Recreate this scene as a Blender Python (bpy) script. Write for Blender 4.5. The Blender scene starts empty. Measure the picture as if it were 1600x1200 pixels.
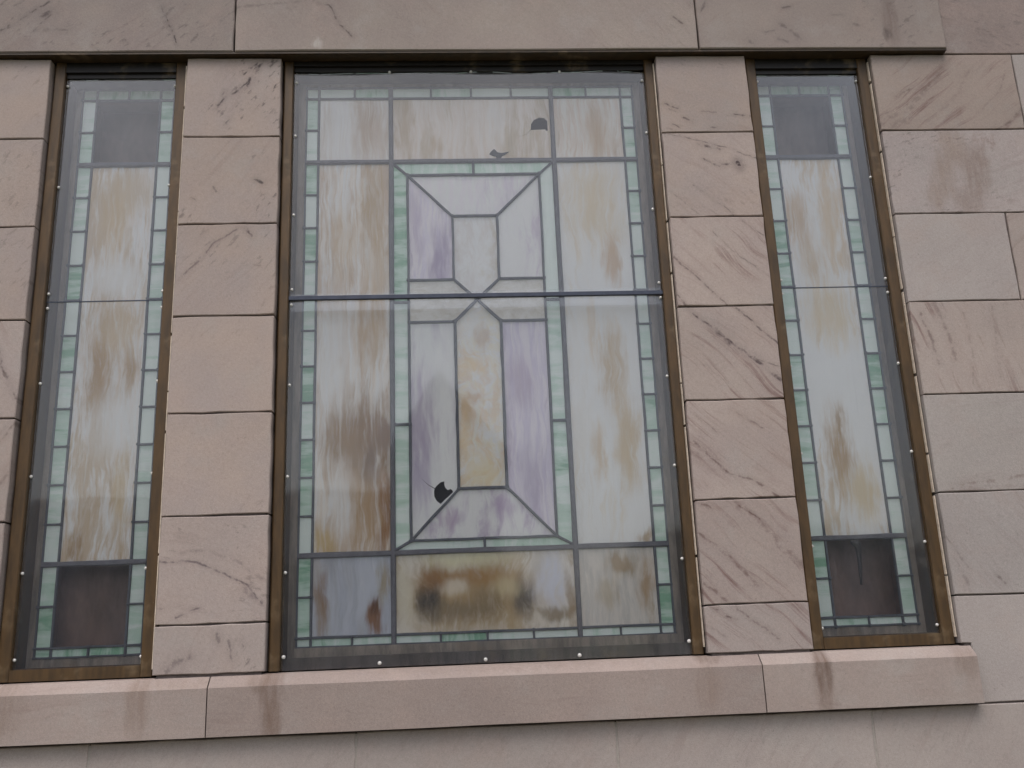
import bpy, math, random
from mathutils import Vector, Matrix
from mathutils.geometry import delaunay_2d_cdt

R = math.radians
scene = bpy.context.scene
col = scene.collection
random.seed(11)

# ------------------------------------------------------------------ camera, sky, sun, exposure
cam_d = bpy.data.cameras.new('camera')
cam = bpy.data.objects.new('camera', cam_d)
col.objects.link(cam)
cam.location = (-0.0674, -2.7584, -1.5810)
cam.rotation_euler = (R(105.127), R(2.2025), R(-2.7475))
cam_d.sensor_width = 36.0
cam_d.lens = 1494.03 / 1600 * 36.0
cam_d.clip_start = 0.05
cam_d.clip_end = 600
scene.camera = cam

SUN_EL, SUN_AZ = R(64), R(192)          # azimuth from +Y, clockwise seen from above
world = bpy.data.worlds.new('World')
scene.world = world
world.use_nodes = True
wn = world.node_tree
wn.nodes.clear()
sky = wn.nodes.new('ShaderNodeTexSky')
sky.sky_type = 'NISHITA'
sky.sun_disc = False
sky.sun_elevation = SUN_EL
sky.sun_rotation = SUN_AZ
sky.air_density = 1.0
sky.dust_density = 5.0
sky.ozone_density = 1.0
desat = wn.nodes.new('ShaderNodeHueSaturation')      # an overcast sky is greyer
desat.inputs['Saturation'].default_value = 0.60
bgn = wn.nodes.new('ShaderNodeBackground')
bgn.inputs['Strength'].default_value = 0.12
won = wn.nodes.new('ShaderNodeOutputWorld')
wn.links.new(sky.outputs[0], desat.inputs['Color'])
wn.links.new(desat.outputs[0], bgn.inputs['Color'])
wn.links.new(bgn.outputs[0], won.inputs['Surface'])

sun_d = bpy.data.lights.new('sun', 'SUN')
sun_d.energy = 0.6
sun_d.angle = R(40)
sun_d.color = (1.0, 0.95, 0.90)
sun = bpy.data.objects.new('sun', sun_d)
col.objects.link(sun)
sd = Vector((math.sin(SUN_AZ) * math.cos(SUN_EL), math.cos(SUN_AZ) * math.cos(SUN_EL), math.sin(SUN_EL)))
sun.rotation_euler = sd.to_track_quat('Z', 'Y').to_euler()

vs = scene.view_settings
vs.view_transform = 'Standard'
vs.look = 'None'
vs.gamma = 1.0
vs.exposure = 0.66
vs.use_curve_mapping = False
scene.cycles.max_bounces = 8
scene.cycles.transparent_max_bounces = 12


# ------------------------------------------------------------------ helpers
def lin(c):
    return tuple(((v / 255) / 12.92 if v / 255 <= 0.04045 else ((v / 255 + 0.055) / 1.055) ** 2.4) for v in c)


def c4(c):
    return (*lin(c), 1.0)


def root(name, loc, label, cat, group=None):
    o = bpy.data.objects.new(name, None)
    o.empty_display_size = 0.1
    o.location = loc
    col.objects.link(o)
    o['label'] = label
    o['category'] = cat
    o['kind'] = 'thing'
    if group:
        o['group'] = group
    return o


def wloc(o):
    v = Vector(o.location)
    while o.parent:
        o = o.parent
        v += Vector(o.location)
    return v


class MB:
    """collects faces in world coordinates; build() links them as one mesh object"""

    def __init__(s):
        s.v, s.f = [], []

    def box(s, x0, x1, y0, y1, z0, z1):
        b = len(s.v)
        s.v += [(x0, y0, z0), (x1, y0, z0), (x1, y1, z0), (x0, y1, z0), (x0, y0, z1), (x1, y0, z1), (x1, y1, z1), (x0, y1, z1)]
        s.f += [tuple(b + i for i in q) for q in ((0, 1, 5, 4), (1, 2, 6, 5), (2, 3, 7, 6), (3, 0, 4, 7), (4, 5, 6, 7), (3, 2, 1, 0))]

    def loft(s, rings, cap=True):
        b = len(s.v)
        n = len(rings[0])
        for r in rings:
            s.v += [tuple(p) for p in r]
        for k in range(len(rings) - 1):
            for i in range(n):
                j = (i + 1) % n
                s.f.append((b + k * n + i, b + k * n + j, b + (k + 1) * n + j, b + (k + 1) * n + i))
        if cap:
            s.f.append(tuple(b + i for i in reversed(range(n))))
            s.f.append(tuple(b + (len(rings) - 1) * n + i for i in range(n)))

    def strip(s, a, b, w, y_front, y_back, bev=0.35, wob=0.0):
        """a raised strip (came, bar) between two points of the x-z plane"""
        ax, az = a
        bx, bz = b
        L = math.hypot(bx - ax, bz - az)
        ux, uz = (bx - ax) / L, (bz - az) / L
        nx, nz = -uz, ux
        h = w / 2
        prof = [(-h, y_back), (-h, y_front + (y_back - y_front) * .45), (-h * (1 - bev), y_front), (h * (1 - bev), y_front),
                (h, y_front + (y_back - y_front) * .45), (h, y_back)]
        k = max(1, min(14, int(L / .05))) if wob else 1
        rings = []
        for i in range(k + 1):
            t = i / k
            d = random.uniform(-wob, wob) if 0 < i < k else 0
            g = 1 + (random.uniform(-.12, .12) if wob else 0)
            rings.append([(ax + (bx - ax) * t + nx * (o * g + d), y, az + (bz - az) * t + nz * (o * g + d)) for o, y in prof])
        s.loft(rings)

    def build(s, name, mat, parent=None, origin=None, smooth=False):
        if origin is None:
            n = len(s.v)
            origin = tuple((min(v[k] for v in s.v) + max(v[k] for v in s.v)) / 2 for k in range(3))
        me = bpy.data.meshes.new(name)
        me.from_pydata([(v[0] - origin[0], v[1] - origin[1], v[2] - origin[2]) for v in s.v], [], s.f)
        me.validate()
        import bmesh
        bm = bmesh.new()
        bm.from_mesh(me)
        bmesh.ops.recalc_face_normals(bm, faces=bm.faces)
        bm.to_mesh(me)
        bm.free()
        if smooth:
            for p in me.polygons:
                p.use_smooth = True
        me.materials.append(mat)
        o = bpy.data.objects.new(name, me)
        col.objects.link(o)
        if parent:
            o.parent = parent
            o.location = Vector(origin) - wloc(parent)
        else:
            o.location = origin
        return o


def outline(poly, step=0.045, jit=0.0015):
    """subdivide a polygon's sides and jitter the points in between a little"""
    out = []
    n = len(poly)
    for i in range(n):
        (x0, z0), (x1, z1) = poly[i], poly[(i + 1) % n]
        L = math.hypot(x1 - x0, z1 - z0)
        k = max(1, min(7, int(L / step)))
        for j in range(k):
            t = j / k
            out.append((x0 + (x1 - x0) * t + random.uniform(-jit, jit), z0 + (z1 - z0) * t + random.uniform(-jit, jit)))
    return out


def shrink(poly, d):
    """inset a counter-clockwise polygon (x, z) by d"""
    n = len(poly)
    res = []
    for i in range(n):
        p0, p1, p2 = Vector(poly[i - 1]), Vector(poly[i]), Vector(poly[(i + 1) % n])
        e1, e2 = (p1 - p0).normalized(), (p2 - p1).normalized()
        n1, n2 = Vector((-e1.y, e1.x)), Vector((-e2.y, e2.x))
        m = n1 + n2
        m = m / max(0.2, (1 + n1.dot(n2)))
        q = p1 + m * d
        res.append((q.x, q.y))
    return res


def ccw(poly):
    a = sum(poly[i][0] * poly[(i + 1) % len(poly)][1] - poly[(i + 1) % len(poly)][0] * poly[i][1] for i in range(len(poly)))
    return poly if a > 0 else poly[::-1]


def rect(x0, x1, z0, z1):
    return [(x0, z0), (x1, z0), (x1, z1), (x0, z1)]


# ------------------------------------------------------------------ node helpers
class NT:
    def __init__(s, tree):
        s.t = tree

    def node(s, typ, props=None, **ins):
        n = s.t.nodes.new(typ)
        for k, v in (props or {}).items():
            setattr(n, k, v)
        for k, v in ins.items():
            k = k.replace('_', ' ')
            sock = n.inputs[int(k[1:])] if (k[0] == 'i' and k[1:].isdigit()) else n.inputs[k]
            s.put(sock, v)
        return n

    def put(s, sock, v):
        if isinstance(v, bpy.types.NodeSocket):
            s.t.links.new(v, sock)
        elif isinstance(v, bpy.types.Node):
            s.t.links.new(v.outputs[0], sock)
        else:
            sock.default_value = v

    def math(s, op, a, b=0.0, c=None, clamp=False):
        n = s.node('ShaderNodeMath', {'operation': op, 'use_clamp': clamp}, i0=a, i1=b)
        if c is not None:
            s.put(n.inputs[2], c)
        return n.outputs[0]

    def vec(s, op, a, b=None, scale=None):
        n = s.node('ShaderNodeVectorMath', {'operation': op}, i0=a)
        if b is not None:
            s.put(n.inputs[1], b)
        if scale is not None:
            s.put(n.inputs['Scale'], scale)
        return n.outputs['Value'] if op in ('DOT_PRODUCT', 'LENGTH', 'DISTANCE') else n.outputs[0]

    def noise(s, v, scale, detail=3.0, rough=0.55, dist=0.0):
        n = s.node('ShaderNodeTexNoise', None, Vector=v, Scale=scale, Detail=detail, Roughness=rough, Distortion=dist)
        return n.outputs['Fac']

    def noisec(s, v, scale, detail=2.0):
        n = s.node('ShaderNodeTexNoise', None, Vector=v, Scale=scale, Detail=detail)
        return n.outputs['Color']

    def mix(s, f, a, b, mode='MIX'):
        n = s.t.nodes.new('ShaderNodeMix')
        n.data_type = 'RGBA'
        n.blend_type = mode
        s.put(n.inputs[0], f)
        for i, v in ((6, a), (7, b)):
            if isinstance(v, tuple) and len(v) == 3:
                v = (*v, 1.0)
            s.put(n.inputs[i], v)
        return n.outputs[2]

    def rng(s, v, a, b, c=0.0, d=1.0, smooth=True):
        n = s.node('ShaderNodeMapRange', {'interpolation_type': 'SMOOTHSTEP' if smooth else 'LINEAR', 'clamp': True},
                   Value=v, From_Min=a, From_Max=b, To_Min=c, To_Max=d)
        return n.outputs[0]

    def bump(s, h, strength, dist):
        return s.node('ShaderNodeBump', None, Height=h, Strength=strength, Distance=dist).outputs[0]


def group_segment():
    """mask of a tapering line between A and B (a mineral vein)"""
    g = bpy.data.node_groups.new('vein segment', 'ShaderNodeTree')
    I = g.interface
    for n, t in (('P', 'NodeSocketVector'), ('A', 'NodeSocketVector'), ('B', 'NodeSocketVector'), ('Width', 'NodeSocketFloat')):
        I.new_socket(n, in_out='INPUT', socket_type=t)
    I.new_socket('Mask', in_out='OUTPUT', socket_type='NodeSocketFloat')
    T = NT(g)
    gi, go = g.nodes.new('NodeGroupInput'), g.nodes.new('NodeGroupOutput')
    P, A, B, W = [gi.outputs[i] for i in range(4)]
    pa, ba = T.vec('SUBTRACT', P, A), T.vec('SUBTRACT', B, A)
    h = T.math('DIVIDE', T.vec('DOT_PRODUCT', pa, ba), T.vec('DOT_PRODUCT', ba, ba), clamp=True)
    d = T.vec('LENGTH', T.vec('SUBTRACT', pa, T.vec('SCALE', ba, scale=h)))
    n = T.node('ShaderNodeMapRange', {'interpolation_type': 'SMOOTHSTEP', 'clamp': True}, Value=d, From_Min=W, From_Max=0.0, To_Min=0.0, To_Max=1.0)
    g.links.new(n.outputs[0], go.inputs[0])
    return g


def group_blob():
    g = bpy.data.node_groups.new('soft blob', 'ShaderNodeTree')
    I = g.interface
    for n in ('P', 'Centre', 'Radius'):
        I.new_socket(n, in_out='INPUT', socket_type='NodeSocketVector')
    I.new_socket('Mask', in_out='OUTPUT', socket_type='NodeSocketFloat')
    T = NT(g)
    gi, go = g.nodes.new('NodeGroupInput'), g.nodes.new('NodeGroupOutput')
    q = T.vec('DIVIDE', T.vec('SUBTRACT', gi.outputs[0], gi.outputs[1]), gi.outputs[2])
    m = T.rng(T.vec('LENGTH', q), 1.0, 0.0, 0.0, 1.0, False)
    g.links.new(m, go.inputs[0])
    return g


SEG, BLOB = group_segment(), group_blob()


def seg(T, P, a, b, w):
    n = T.node('ShaderNodeGroup', {'node_tree': SEG}, P=P, A=(a[0], 0, a[1]), B=(b[0], 0, b[1]), Width=w)
    return n.outputs[0]


def blob(T, P, cx, cz, rx, rz):
    n = T.node('ShaderNodeGroup', {'node_tree': BLOB}, P=P, Centre=(cx, 0, cz), Radius=(rx, 1.0, rz))
    return n.outputs[0]


def new_mat(name):
    m = bpy.data.materials.new(name)
    m.use_nodes = True
    m.node_tree.nodes.clear()
    T = NT(m.node_tree)
    out = T.node('ShaderNodeOutputMaterial')
    return m, T, out


def principled(T, out, **ins):
    b = T.node('ShaderNodeBsdfPrincipled', None, **ins)
    T.put(out.inputs['Surface'], b.outputs[0])
    return b


def flat_xz(T, v):
    """drop the depth axis"""
    return T.vec('MULTIPLY', v, (1.0, 0.0, 1.0))


# ------------------------------------------------------------------ materials: stone
wall_root = root('stone_wall', (0, 0.0, -3.2), 'wall of pale pinkish grey veined sandstone blocks around the three stained glass windows', 'wall')
WZ = -3.2


def stone_lin(c):
    """real albedo of the dull sandstone from a colour picked by eye"""
    r, g, b = lin(c)
    y = .3 * r + .55 * g + .15 * b
    return tuple((v * .80 + y * .20) * k for v, k in zip((r, g, b), (.676, .666, .672)))


def stone_mat(name, base, alt, streak=(120, 96, 92), angle=35, streak_amt=.35, fleck=.5, veins=(), vein_col=(74, 58, 60), stains=(), speck=.12, var=.05, blotch=None, fine=.18):
    m, T, out = new_mat(name)
    tc = T.node('ShaderNodeTexCoord', {'object': wall_root})
    P = flat_xz(T, T.vec('ADD', tc.outputs['Object'], (0, 0, WZ)))
    rnd = T.node('ShaderNodeObjectInfo').outputs['Random']
    off = T.vec('SCALE', (37.0, 13.0, 53.0), scale=rnd)
    P3 = T.vec('ADD', T.vec('ADD', tc.outputs['Object'], (0, 0, WZ)), off)
    mott = T.noise(P3, 5.0, 5, .6)
    colr = T.mix(T.rng(mott, .3, .7), stone_lin(base), stone_lin(alt))
    big = T.noise(T.vec('MULTIPLY', P3, (1, 1, 1.6)), 1.7, 3, .5)
    colr = T.vec('SCALE', colr, scale=T.rng(big, .3, .7, .92, 1.07, False))
    # per-block tone
    tone = T.math('MULTIPLY_ADD', rnd, 2 * var, 1 - var)
    # bedding streaks along one direction
    a = R(angle)
    u = T.vec('DOT_PRODUCT', P3, (math.cos(a), 0, math.sin(a)))
    v = T.vec('DOT_PRODUCT', P3, (-math.sin(a), 0, math.cos(a)))
    bend = T.math('MULTIPLY', T.math('SUBTRACT', T.noise(P3, 3.0, 2), .5), .10)
    v2 = T.math('ADD', v, bend)
    q1 = T.node('ShaderNodeCombineXYZ', None, X=T.math('MULTIPLY', u, 3.0), Y=0.0, Z=T.math('MULTIPLY', v2, 34.0)).outputs[0]
    s1 = T.rng(T.noise(q1, 1.0, 5, .62), .53, .74)
    zone = T.rng(T.noise(P3, 2.2, 2), .40, .66)
    colr = T.mix(T.math('MULTIPLY', T.math('MULTIPLY', s1, zone), streak_amt), colr, stone_lin(streak))
    # thin dark broken threads
    q3 = T.node('ShaderNodeCombineXYZ', None, X=T.math('MULTIPLY', u, 5.0), Y=3.0, Z=T.math('MULTIPLY', v2, 90.0)).outputs[0]
    thr = T.rng(T.noise(q3, 1.0, 4, .6), .66, .76)
    colr = T.mix(T.math('MULTIPLY', T.math('MULTIPLY', thr, zone), streak_amt * 1.1), colr, stone_lin(vein_col))
    # many fine parallel rusty lines
    q4 = T.node('ShaderNodeCombineXYZ', None, X=T.math('MULTIPLY', u, 1.7), Y=7.0, Z=T.math('MULTIPLY', v2, 40.0)).outputs[0]
    fl = T.rng(T.noise(q4, 1.0, 7, .72), .50, .64)
    zf = T.rng(T.noise(T.vec('ADD', P3, (9, 2, 4)), 4.5, 3), .38, .60)
    colr = T.mix(T.math('MULTIPLY', T.math('MULTIPLY', fl, zf), fine), colr, stone_lin((136, 98, 92)))
    # patches where the stone is rosier or greyer
    hue = T.noise(T.vec('ADD', P3, (3, 8, 1)), 7.0, 6, .65)
    colr = T.mix(T.math('MULTIPLY', T.rng(hue, .50, .68), .22), colr, stone_lin((190, 164, 150)))
    colr = T.mix(T.math('MULTIPLY', T.rng(hue, .48, .32), .26), colr, stone_lin((182, 176, 170)))
    # short flecks
    q2 = T.node('ShaderNodeCombineXYZ', None, X=T.math('MULTIPLY', u, 22.0), Y=0.0, Z=T.math('MULTIPLY', v, 60.0)).outputs[0]
    f1 = T.rng(T.noise(q2, 1.0, 4, .65), .55, .66)
    fz = T.rng(T.noise(T.vec('ADD', P3, (5, 5, 5)), 3.5, 2), .46, .60)
    colr = T.mix(T.math('MULTIPLY', T.math('MULTIPLY', f1, fz), fleck), colr, stone_lin((70, 56, 58)))
    if blotch:
        bm_ = T.rng(T.noise(T.vec('MULTIPLY', P3, (1, 1, .6)), 14.0, 6, .7), .5, .62)
        bz = T.rng(T.noise(P3, 4.0, 2), .45, .6)
        colr = T.mix(T.math('MULTIPLY', T.math('MULTIPLY', bm_, bz), .6), colr, stone_lin(blotch))
    # veins that belong to this stone
    if veins:
        warp = T.vec('SCALE', T.vec('SUBTRACT', T.noisec(P, 16.0, 3), (.5, .5, .5)), scale=.018)
        warp2 = T.vec('SCALE', T.vec('SUBTRACT', T.noisec(P, 90.0, 2), (.5, .5, .5)), scale=.007)
        PW = flat_xz(T, T.vec('ADD', T.vec('ADD', P, warp), warp2))
        brk = T.rng(T.noise(P, 34.0, 3, .6), .36, .62)
        acc = None
        for (a_, b_, w_, k_) in veins:
            mk = T.math('MULTIPLY', seg(T, PW, a_, b_, w_), k_ * .95)
            halo = T.math('MULTIPLY', seg(T, PW, a_, b_, w_ * 3.2), k_ * .16)
            mk = T.math('MAXIMUM', T.math('MULTIPLY', mk, brk), halo)
            acc = mk if acc is None else T.math('MAXIMUM', acc, mk)
        colr = T.mix(T.math('MULTIPLY', acc, 1.0, clamp=True), colr, stone_lin(vein_col))
    for (cx, cz, rx, rz, sc, k) in stains:
        wv = T.vec('SCALE', T.vec('SUBTRACT', T.noisec(T.vec('MULTIPLY', P, (1, 1, .35)), 40.0, 5), (.5, .5, .5)), scale=.05)
        mk = T.rng(blob(T, flat_xz(T, T.vec('ADD', P, wv)), cx, cz, rx * 1.15, rz * 1.15), 0.0, .7)
        st = T.rng(T.noise(T.vec('MULTIPLY', P, (1, 1, .15)), 60.0, 4, .65), .25, .7, .35, 1.0)
        colr = T.mix(T.math('MULTIPLY', T.math('MULTIPLY', mk, st), k), colr, stone_lin(sc))
    # grain
    gr = T.noise(P3, 420.0, 2, .7)
    gr2 = T.noise(P3, 130.0, 3, .7)
    g = T.math('ADD', T.rng(gr, .25, .75, 1 - speck, 1 + speck, False), T.rng(gr2, .25, .75, -speck * .7, speck * .7, False))
    k = T.math('MULTIPLY', g, tone)
    colr = T.vec('SCALE', colr, scale=k)
    # grains of dark and pale mineral
    gd = T.noise(T.vec('ADD', P3, (1, 6, 2)), 700.0, 1, .5)
    colr = T.mix(T.math('MULTIPLY', T.rng(gd, .64, .72), .28), colr, stone_lin((96, 80, 78)))
    colr = T.mix(T.math('MULTIPLY', T.rng(gd, .36, .28), .22), colr, stone_lin((226, 216, 208)))
    pit = T.rng(T.noise(T.vec('ADD', P3, (7, 7, 3)), 110.0, 3, .6), .66, .76)
    colr = T.mix(T.math('MULTIPLY', pit, .35), colr, stone_lin((104, 86, 82)))
    h = T.math('ADD', T.math('MULTIPLY', gr2, .6), T.math('MULTIPLY', gr, .4))
    nrm = T.bump(h, .45, .002)
    principled(T, out, Base_Color=colr, Roughness=.82, Normal=nrm)
    return m


PB, PA = (192, 171, 158), (184, 167, 160)         # pier stone
GB, GA = (190, 177, 170), (184, 169, 162)         # greyer stone
mat_pier = stone_mat('smooth sandstone', PB, PA, angle=50, streak_amt=.06, fleck=.25, fine=.05)
mat_veined = stone_mat('veined sandstone', (193, 173, 162), (187, 168, 160), streak=(142, 112, 106), angle=-42, streak_amt=.75, fleck=.15, vein_col=(104, 78, 76), fine=.6)
mat_grey = stone_mat('grey sandstone', (190, 179, 173), (184, 172, 167), streak=(150, 134, 130), angle=35, streak_amt=.3, fleck=.12, fine=.10)
mat_low = stone_mat('streaky lower sandstone', (190, 177, 169), (183, 169, 162), streak=(150, 124, 118), angle=58, streak_amt=.35, fleck=.12, fine=.16)
mat_side = stone_mat('bedded sandstone', (190, 174, 164), (184, 166, 157), streak=(150, 122, 108), angle=38, streak_amt=.6, fleck=.15)
mat_lintel = stone_mat('lintel sandstone', (173, 159, 149), (167, 151, 144), angle=30, streak_amt=.10, fleck=.35)
mat_rough = stone_mat('rough brown sandstone', (168, 148, 140), (156, 138, 131), streak=(120, 98, 92), angle=-20, streak_amt=.4, fleck=.3, speck=.16)
mat_sill = stone_mat('sill sandstone', (182, 164, 154), (175, 157, 148), angle=0, streak_amt=.06, fleck=.05, speck=.13)


def sp(*pts, w=.006, k=.9):
    return [(pts[i], pts[i + 1], w, k) for i in range(len(pts) - 1)]


special = {}
dk = (62, 48, 52)
special['L0'] = stone_mat('flecked pier stone', PB, PA, angle=52, streak_amt=.10, fleck=.7, vein_col=dk, veins=sp((-.735, .222), (-.690, .268), w=.006) + sp((-.695, .235), (-.672, .275), w=.007)
    + sp((-.770, .150), (-.722, .196), w=.006) + sp((-.722, .182), (-.712, .208), w=.009, k=1) + sp((-.82, .10), (-.79, .14), w=.006) + sp((-.80, .145), (-.79, .165), w=.005) + sp((-.655, .255), (-.628, .272), w=.008, k=.6) + sp((-.79, .04), (-.77, .07), w=.006, k=.6))
special['L1'] = stone_mat('flecked pier stone below', PB, PA, angle=52, streak_amt=.12, fleck=.55, vein_col=dk, veins=sp((-.685, -.150), (-.664, -.160), w=.008, k=.9) + sp((-.815, -.175), (-.805, -.19), w=.006, k=.5) + sp((-.88, -.21), (-.87, -.215), w=.005, k=.6))
special['L2'] = stone_mat('pier stone with faint diagonal vein', PB, PA, angle=48, streak_amt=.16, fleck=.3, vein_col=(100, 80, 82), veins=sp((-.912, -.488), (-.867, -.443), (-.80, -.36), (-.72, -.31), w=.005, k=.7) + sp((-.71, -.315), (-.69, -.34), w=.008, k=.9) + sp((-.70, -.44), (-.66, -.44), w=.006, k=.4))
special['L6'] = stone_mat('pier stone with arched vein', (190, 171, 161), (184, 167, 160), angle=-20, streak_amt=.22, fleck=.3, vein_col=(96, 78, 86), veins=sp((-.925, -1.326), (-.86, -1.324), (-.80, -1.333), (-.735, -1.362), (-.672, -1.399), (-.628, -1.452), w=.006, k=.85)
    + sp((-.86, -1.30), (-.78, -1.30), (-.70, -1.33), (-.62, -1.385), w=.010, k=.35) + sp((-.68, -1.41), (-.63, -1.45), w=.016, k=.5) + sp((-.86, -1.478), (-.80, -1.455), w=.005, k=.8) + sp((-.92, -1.455), (-.85, -1.45), w=.005, k=.35))
special['L7'] = stone_mat('blotched pier stone', (190, 173, 164), (184, 168, 161), angle=60, streak_amt=.2, fleck=.5, vein_col=(92, 76, 80), veins=sp((-.88, -1.615), (-.82, -1.585), w=.016, k=.6) + sp((-.749, -1.525), (-.742, -1.545), w=.009, k=.9) + sp((-.715, -1.545), (-.705, -1.60), w=.008, k=.7) + sp((-.68, -1.55), (-.675, -1.56), w=.006, k=.7))
special['R0'] = stone_mat('pier stone with short dashes', PB, PA, angle=-15, streak_amt=.22, fleck=.35, vein_col=(86, 66, 68), veins=sp((.632, .108), (.676, .090), w=.005, k=.9) + sp((.69, .055), (.718, .040), w=.007, k=.8) + sp((.86, .066), (.925, .056), w=.005, k=.9) + sp((.78, .02), (.80, .018), w=.006, k=.7) + sp((.75, .075), (.80, .072), w=.005, k=.4) + sp((.65, .03), (.67, .02), w=.004, k=.7) + sp((.645, .09), (.665, .08), w=.004, k=.6))
special['R1'] = stone_mat('pier stone with pitted veins', PB, PA, angle=-40, streak_amt=.3, fleck=.2, vein_col=(80, 60, 62), veins=sp((.615, 0.0), (.708, -.024), (.842, -.064), (.93, -.10), w=.004, k=.7) + sp((.73, -.040), (.80, -.062), w=.007, k=.9)
    + sp((.745, -.094), (.79, -.124), w=.007, k=.85) + sp((.80, -.118), (.83, -.118), w=.008, k=.9) + sp((.852, -.108), (.858, -.124), w=.011, k=2.5) + sp((.70, -.19), (.80, -.27), (.92, -.40), w=.004, k=.7) + sp((.63, -.21), (.72, -.30), w=.004, k=.35))
vc = (98, 72, 72)
special['R2'] = stone_mat('veined pier stone third course', fine=.85, base=(193, 174, 163), alt=(187, 168, 160), streak=(148, 118, 112), angle=-44, streak_amt=.7, fleck=.1, vein_col=vc, veins=sp((.618, -.435), (.67, -.49), (.723, -.545), (.77, -.60), w=.006, k=.75) + sp((.60, -.54), (.66, -.62), w=.006, k=.8) + sp((.75, -.355), (.83, -.44), (.93, -.52), w=.004, k=.5) + sp((.84, -.31), (.93, -.39), w=.004, k=.6))
special['R3'] = stone_mat('pier stone with two dark diagonal veins', fine=.85, base=(193, 174, 163), alt=(187, 168, 160), streak=(148, 118, 112), angle=-42, streak_amt=.7, fleck=.1, vein_col=(84, 62, 66), veins=sp((.606, -.562), (.675, -.635), (.748, -.699), (.858, -.793), (.93, -.865), w=.007, k=1.0) + sp((.725, -.675), (.765, -.72), w=.014, k=.8) + sp((.84, -.77), (.92, -.85), w=.010, k=.9) + sp((.785, -.595), (.85, -.66), (.925, -.735), w=.006, k=.85) + sp((.85, -.775), (.92, -.80), w=.005, k=.6))
special['R4'] = stone_mat('pier stone with ragged red vein', fine=.85, base=(193, 174, 163), alt=(187, 168, 160), streak=(148, 118, 112), angle=-42, streak_amt=.8, fleck=.1, vein_col=(108, 76, 72), veins=sp((.625, -1.02), (.673, -1.075), (.735, -1.131), (.791, -1.142), (.827, -1.17), (.87, -1.20), w=.007, k=.85) + sp((.62, -1.05), (.69, -1.10), (.75, -1.14), w=.012, k=.4) + sp((.62, -.928), (.70, -1.0), w=.004, k=.5) + sp((.75, -.93), (.84, -.99), w=.005, k=.6))
special['R5'] = stone_mat('pier stone with broad red band', fine=.85, base=(193, 174, 163), alt=(187, 168, 160), streak=(150, 116, 108), angle=-44, streak_amt=.6, fleck=.1, vein_col=(120, 88, 82), veins=sp((.73, -1.205), (.805, -1.278), (.94, -1.424), w=.022, k=.55) + sp((.74, -1.215), (.80, -1.265), w=.006, k=1.0) + sp((.60, -1.275), (.702, -1.37), (.775, -1.45), w=.009, k=.8) + sp((.615, -1.203), (.665, -1.222), w=.006, k=.8) + sp((.62, -1.44), (.72, -1.52), w=.009, k=.8) + sp((.84, -1.33), (.93, -1.44), w=.006, k=.5))
special['R6'] = stone_mat('bottom pier stone with veins', fine=.85, base=(190, 175, 167), alt=(184, 168, 161), streak=(150, 116, 108), angle=-42, streak_amt=.5, fleck=.2, vein_col=(108, 82, 80), veins=sp((.70, -1.506), (.766, -1.557), (.82, -1.60), w=.007, k=.8) + sp((.64, -1.507), (.70, -1.545), w=.007, k=.9) + sp((.60, -1.545), (.67, -1.59), w=.007, k=.4))
special['S0'] = stone_mat('block with curved bedding', fine=.85, base=(186, 166, 153), alt=(180, 160, 148), streak=(140, 112, 102), angle=38, streak_amt=.55, fleck=.05, vein_col=(112, 88, 82), veins=sp((1.33, .02), (1.46, .085), (1.56, .19), (1.615, .285), w=.016, k=.4) + sp((1.36, .06), (1.46, .10), (1.54, .17), w=.006, k=.6) + sp((1.41, .125), (1.47, .155), w=.007, k=.75) + sp((1.34, .0), (1.45, .04), w=.024, k=.4) + sp((1.73, -.01), (1.80, .04), (1.86, .10), w=.010, k=.7) + sp((1.68, .06), (1.76, .13), (1.80, .2), w=.006, k=.4) + sp((1.5, .03), (1.6, .10), (1.68, .22), w=.012, k=.25))
special['S1'] = stone_mat('speckled block with brown smears', (192, 178, 173), (184, 170, 166), streak=(150, 136, 132), angle=15, streak_amt=.35, fleck=.55, speck=.15, blotch=(150, 122, 112), stains=[(1.575, -.06, .06, .09, (160, 138, 122), .7), (1.53, -.17, .05, .10, (160, 138, 122), .7), (1.49, -.24, .04, .06, (160, 136, 120), .6), (1.64, -.15, .06, .12, (146, 120, 104), .65), (1.60, -.26, .06, .07, (150, 126, 112), .5)])
special['S3'] = stone_mat('block with steep bedding', fine=.85, base=(190, 173, 163), alt=(184, 167, 158), streak=(146, 116, 106), angle=-70, streak_amt=.75, fleck=.1, vein_col=(118, 92, 88), veins=sp((1.378, -.64), (1.40, -.72), (1.41, -.80), w=.008, k=.7) + sp((1.43, -.61), (1.455, -.70), (1.47, -.79), w=.012, k=.55) + sp((1.515, -.64), (1.525, -.76), (1.51, -.87), w=.006, k=.35) + sp((1.612, -.62), (1.60, -.85), w=.007, k=.4))
special['S4'] = stone_mat('pale grey block', (188, 177, 171), (190, 180, 173), streak=(150, 122, 112), angle=8, streak_amt=.15, fleck=.05, vein_col=(130, 98, 88), veins=sp((1.39, -1.19), (1.45, -1.185), w=.008, k=.7) + sp((1.42, -1.178), (1.52, -1.172), w=.010, k=.5) + sp((1.55, -1.165), (1.68, -1.15), w=.010, k=.55) + sp((1.38, -1.195), (1.7, -1.19), w=.02, k=.3))
special['S5'] = stone_mat('grey block with small dark nicks', (187, 177, 172), (181, 170, 165), streak=(150, 126, 118), angle=-55, streak_amt=.4, fleck=.12, vein_col=(110, 90, 88), veins=sp((1.35, -1.33), (1.40, -1.42), w=.007, k=.5) + sp((1.482, -1.445), (1.505, -1.47), w=.006, k=.9) + sp((1.37, -1.40), (1.39, -1.47), w=.010, k=.4))
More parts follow.
